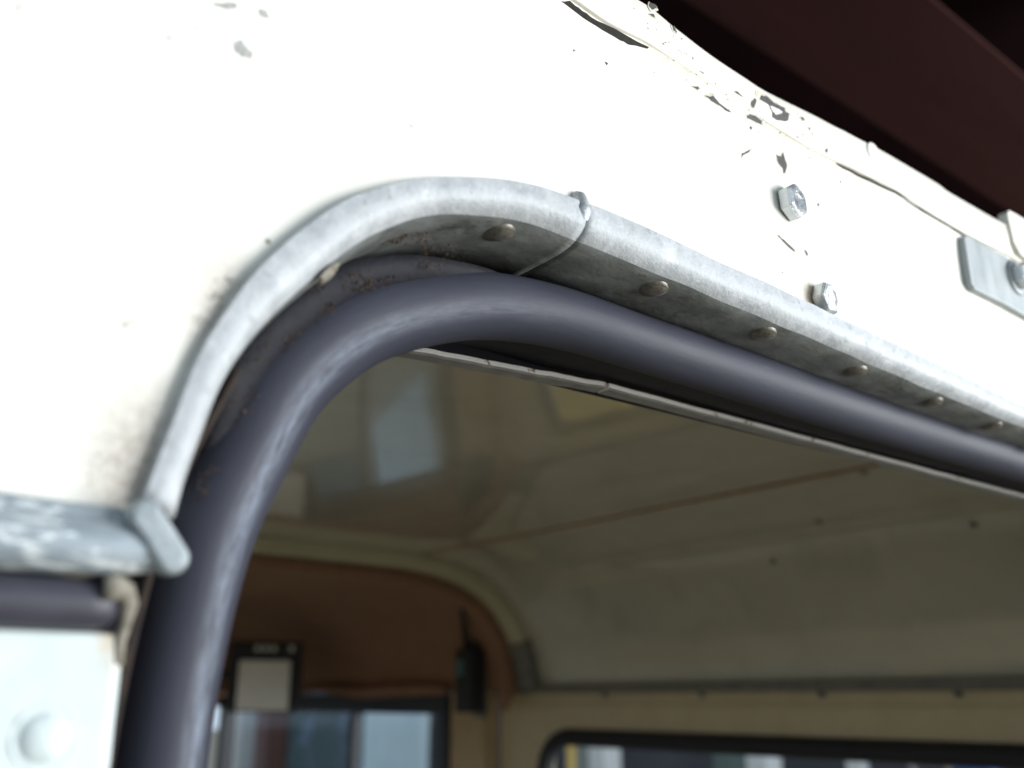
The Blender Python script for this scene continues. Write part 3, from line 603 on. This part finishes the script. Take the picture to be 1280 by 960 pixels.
# far side panel with the rear side window
XS = 1.25
def framed(name, x, y0, y1, z0, z1, wy0, wy1, wz0, wz1, rad, m, parent, thick=.02):
    """flat side panel with a round-cornered window opening"""
    hole = []
    for (cy, cz, a0) in ((wy1 - rad, wz1 - rad, 0), (wy0 + rad, wz1 - rad, 90), (wy0 + rad, wz0 + rad, 180), (wy1 - rad, wz0 + rad, 270)):
        for i in range(9): a = R(a0 + i * 90 / 8); hole.append(Vector((cy + rad * math.cos(a), cz + rad * math.sin(a))))
    out = []
    for h in hole:
        c = Vector(((wy0 + wy1) / 2, (wz0 + wz1) / 2)); dd = h - c
        t = min((y1 - c.x) / dd.x if dd.x > 0 else (y0 - c.x) / dd.x, (z1 - c.y) / dd.y if dd.y > 0 else (z0 - c.y) / dd.y); out.append(c + dd * t)
    # snap the nearest outline points to the four corners
    for cn in (Vector((y0, z0)), Vector((y1, z0)), Vector((y0, z1)), Vector((y1, z1))):
        i = min(range(len(out)), key=lambda i: (out[i] - cn).length); out[i] = cn
    n = len(hole); v = []; fa = []
    for xx in (x, x + thick):
        v += [(xx, h.x, h.y) for h in hole] + [(xx, h.x, h.y) for h in out]
    for i in range(n):
        j = (i + 1) % n; fa += [(i, j, n + j, n + i), (2 * n + i, 2 * n + j, 3 * n + j, 3 * n + i), (i, j, 2 * n + j, 2 * n + i)]
    return mesh(name, v, fa, m, parent, False), hole
sp, hole = framed('side_panel', XS, .02, 1.36, -.62, .034, .25, 1.225, -.50, -.066, .065, 'side', car)
def hoop(name, hole, x, rad, m, parent):
    pts = [(x, h.x, h.y) for h in hole]; return tube(name, pts + [pts[0], pts[1]], rad, m, parent, 8)
hoop('window_rubber', hole, XS - .002, .015, 'rubber_dull', sp)
mesh('window_glass', [(XS + .012, h.x, h.y) for h in hole], [tuple(range(len(hole)))], 'glass', sp, False)
box('cant_rail', (XS - .012, .10, .010), (XS + .02, 1.40, .026), 'foot', car)
for y in (.42, .62, .84, 1.06): lathe('rail_screw', [(0, .004), (.004, .003), (.006, 0)], (XS - .003, y, .006), (-1, 0, -.6), 'foot', sp, 10)
box('swage_line', (XS - .003, .06, -.012), (XS + .001, 1.34, -.009), 'side', sp)
# near side, tub floor and lower sides: seen only mirrored in the ceiling
sp2, hole2 = framed('side_panel', -.16, .02, 1.36, -.62, .034, .25, 1.21, -.50, -.034, .06, 'side', car)
hoop('window_rubber', hole2, -.155, .011, 'rubber_dull', sp2)
box('tub_floor', (-.18, .0, -1.20), (1.28, 2.7, -1.16), 'floor', car)
box('tub_side', (1.252, .0, -1.16), (1.275, 2.7, -.622), 'side', car)
box('tub_side', (-.18, .0, -1.16), (-.158, 2.7, -.622), 'side', car)

# cab: brown headlining, door frame with sliding panes, tan pillar
hl = [Vector((.55, .222)), Vector((.80, .220)), Vector((.98, .212)), Vector((1.08, .192)), Vector((1.15, .155)), Vector((1.19, .105)), Vector((1.205, .055)), Vector((1.208, .015))]
hl = resample(hl, 40, 2); hl = [Vector((XM - p.x, p.y)) for p in reversed(hl)] + hl[1:]
panel('headlining', hl, 1.272, 2.66, 'brown', car, 8)
box('windscreen_header', (-.15, 2.64, -.02), (1.25, 2.68, .30), 'brown', car)
box('pillar', (1.205, 1.365, -.62), (1.25, 1.47, .016), 'tan', car, .006)
fd = empty('front_door', (1.22, 2.0, -.4)); fd.parent = car; fd.location = Vector((1.22, 2.0, -.4)) - car.location
def fd_box(name, lo, hi, m, bevel=0):
    o = box(name, lo, hi, m, None, bevel); o.parent = fd; o.location = (-1.22, -2.0, .4); return o
fd_box('frame_rail', (1.195, 1.47, -.030), (1.240, 2.62, .010), 'blueblack', .004)
fd_box('frame_post', (1.198, 1.472, -.60), (1.238, 1.512, -.031), 'blueblack', .004)
fd_box('frame_post', (1.198, 2.585, -.60), (1.238, 2.62, -.031), 'blueblack', .004)
fd_box('frame_rail', (1.197, 1.513, -.60), (1.238, 2.584, -.47), 'tan', .004)
fd_box('sliding_stile', (1.208, 1.860, -.468), (1.230, 1.885, -.032), 'blueblack', .003)
g = mesh('window_pane', [(1.222, 1.51, -.47), (1.222, 1.875, -.47), (1.222, 1.875, -.03), (1.222, 1.51, -.03)], [(0, 1, 2, 3)], 'glass', None, False); g.parent = fd; g.location = (-1.22, -2.0, .4)
g = mesh('window_pane', [(1.216, 1.865, -.47), (1.216, 2.59, -.47), (1.216, 2.59, -.03), (1.216, 1.865, -.03)], [(0, 1, 2, 3)], 'glass', None, False); g.parent = fd; g.location = (-1.22, -2.0, .4)
# sagging draught strip over the door window
tube('draught_strip', [(1.192, 1.47 + i * .06, .018 + .010 * math.sin(i * .9) * (i / 16)) for i in range(18)], lambda t: .011 + .004 * math.sin(t * 7), 'brown', car, 8)

# interior lamp hung under the cab roof: black box with a pale square lens and four small switches
lamp = empty('cab_lamp', (1.005, 1.92, .038)); lamp.parent = car; lamp.location = Vector((1.005, 1.92, .038)) - car.location
lamp.rotation_euler = (0, 0, R(-28))
def in_lamp(name, lo, hi, m, bevel=0):
    o = box(name, lo, hi, m, None, bevel); o.parent = lamp; return o
in_lamp('housing', (-.082, -.02, -.066), (.082, .05, .088), 'black', .008)
in_lamp('lens', (-.058, -.027, -.062), (.056, -.019, .046), 'lens', .004)
for x in (-.020, -.002, .016, .056): in_lamp('switch', (x - .005, -.026, .066), (x + .005, -.018, .078), 'lens', .001)
box('lamp_bracket', (1.02, 1.95, .05), (1.05, 2.645, .07), 'black', car)

# hand-held radio on the pillar
rd = tag(empty('handheld_radio', (1.17, 1.365, -.055)), 'black hand-held radio with a stub aerial clipped to the pillar inside', 'radio')
def in_radio(name, lo, hi, m, bevel=0):
    o = box(name, lo, hi, m, None, bevel); o.parent = rd; return o
in_radio('body', (-.012, -.026, .03), (.026, .026, .150), 'black', .005)
in_radio('display', (-.0145, -.004, .098), (-.0115, .018, .128), 'teal', .001)
in_radio('knob', (-.002, -.022, .150), (.012, -.008, .163), 'black', .002)
o = tube('aerial', [(.006, .012, .148), (-.002, .004, .165), (-.026, -.020, .195), (-.056, -.052, .236)], lambda t: .0075 - .003 * t, 'black', None, 10); o.parent = rd
in_radio('belt_clip', (.026, -.015, .02), (.040, .015, .12), 'foot', .002)

# ---------------------------------------------------------------- overhead timber and what is stored above it
o = box('timber_beam', (-1.1, .203, .80), (5.0, .392, .805), 'beam', None, .001)
tag(o, 'dark red brown timber beam running above the vehicle roof', 'beam')
v = []; fa = []; nx, ny = 60, 30
for i in range(nx + 1):
    for j in range(ny + 1):
        x = .45 + 1.1 * i / nx; y = -.30 + .48 * j / ny
        v.append((x, y, .95 + .05 * noise.fractal(Vector((x * 5, y * 6, 0)), 1, 2, 4) + .02 * abs(noise.noise(Vector((x * 14, y * 3, 4))))))
for i in range(nx):
    for j in range(ny): a = i * (ny + 1) + j; fa.append((a, a + 1, a + ny + 2, a + ny + 1))
tag(mesh('crumpled_sheet', v, fa, 'web'), 'crumpled dusty grey sheet lying overhead beyond the beam', 'sheet')

# ---------------------------------------------------------------- things standing in the yard beyond the windows
def post(y, w, m, label, x=4.0, top=.35, name='post', cat='post', group=None):
    o = box(name, (x, y - w / 2, -1.75), (x + w, y + w / 2, top), m, None, .006); return tag(o, label, cat, group)
post(3.97, .13, 'white', 'leftmost white post seen through the side window')
post(2.87, .12, 'white', 'middle white post seen through the side window')
post(2.35, .07, 'white', 'thin white post, rightmost of those seen through the side window')
post(4.20, .04, 'ochre', 'thin yellow pole beside the leftmost white post', name='pole', cat='pole')
post(8.96, .22, 'white', 'white post at the far left seen through the front door window', top=.4)
post(8.30, .24, 'redpost', 'dark red post seen through the front door window')
o = box('painted_door', (4.0, 5.72, -1.75), (4.06, 6.52, .20), 'pale', None, .01); tag(o, 'pale blue panel seen through the right pane of the front door window', 'door')
o = box('steel_sheet', (4.15, 6.60, -1.75), (4.19, 8.05, .22), 'darkteal', None, .004); tag(o, 'dark teal sheet seen through the left pane of the front door window', 'sheet')
o = box('ochre_box', (3.5, 3.3, -1.75), (3.95, 3.86, -.75), 'ochre', None, .01); tag(o, 'ochre yellow box mirrored in the glossy ceiling', 'box')
pts = [(3.9 + .06 * math.sin(i * 1.3), 1.74 + .17 * noise.noise(Vector((i * .35, 0, 0))) , -.24 + .16 * noise.noise(Vector((0, i * .35, 3)))) for i in range(60)]
tag(tube('blue_rope', [tuple(p) for p in resample(pts, 200, 4)], .018, 'blue', None, 8), 'tangled bright blue rope seen at the right of the side window', 'rope')

def plank(name, y0, y1, x, top, lean, m, label, cat):
    o = box(name, (-.02, y0 - (y0 + y1) / 2, 0), (.02, (y1 - y0) / 2, 1.75 + top), m, None, .004); o.location = (x, (y0 + y1) / 2, -1.75); o.rotation_euler = (lean[0], lean[1], 0); return tag(o, label, cat)
plank('leaning_board', 3.22, 3.62, 4.5, .30, (0, R(4)), 'teal_grey', 'wide grey green board leaning behind the posts outside the side window', 'board')
plank('leaning_board', 4.30, 4.62, 4.3, .25, (0, R(3)), 'web2', 'grey weathered board left of the yellow pole outside the side window', 'board')
plank('leaning_board', 2.02, 2.20, 4.6, .22, (R(3), R(4)), 'redpost', 'narrow dark red board right of the white posts outside', 'board')
for i, (y, a) in enumerate(((2.14, 32), (1.98, -24), (1.90, 48))):
    o = tube('dry_stick', [(4.1, y - .5 * math.sin(R(a)), -.75 - .0 * i), (4.12, y, -.28), (4.1, y + .42 * math.sin(R(a)), .12)], lambda t: .012 - .006 * t, 'stick', None, 6)
    tag(o, ('long grey stick slanting right outside the side window', 'grey stick crossing the others outside, leaning left', 'flattest grey stick beside the blue rope outside')[i], 'stick')
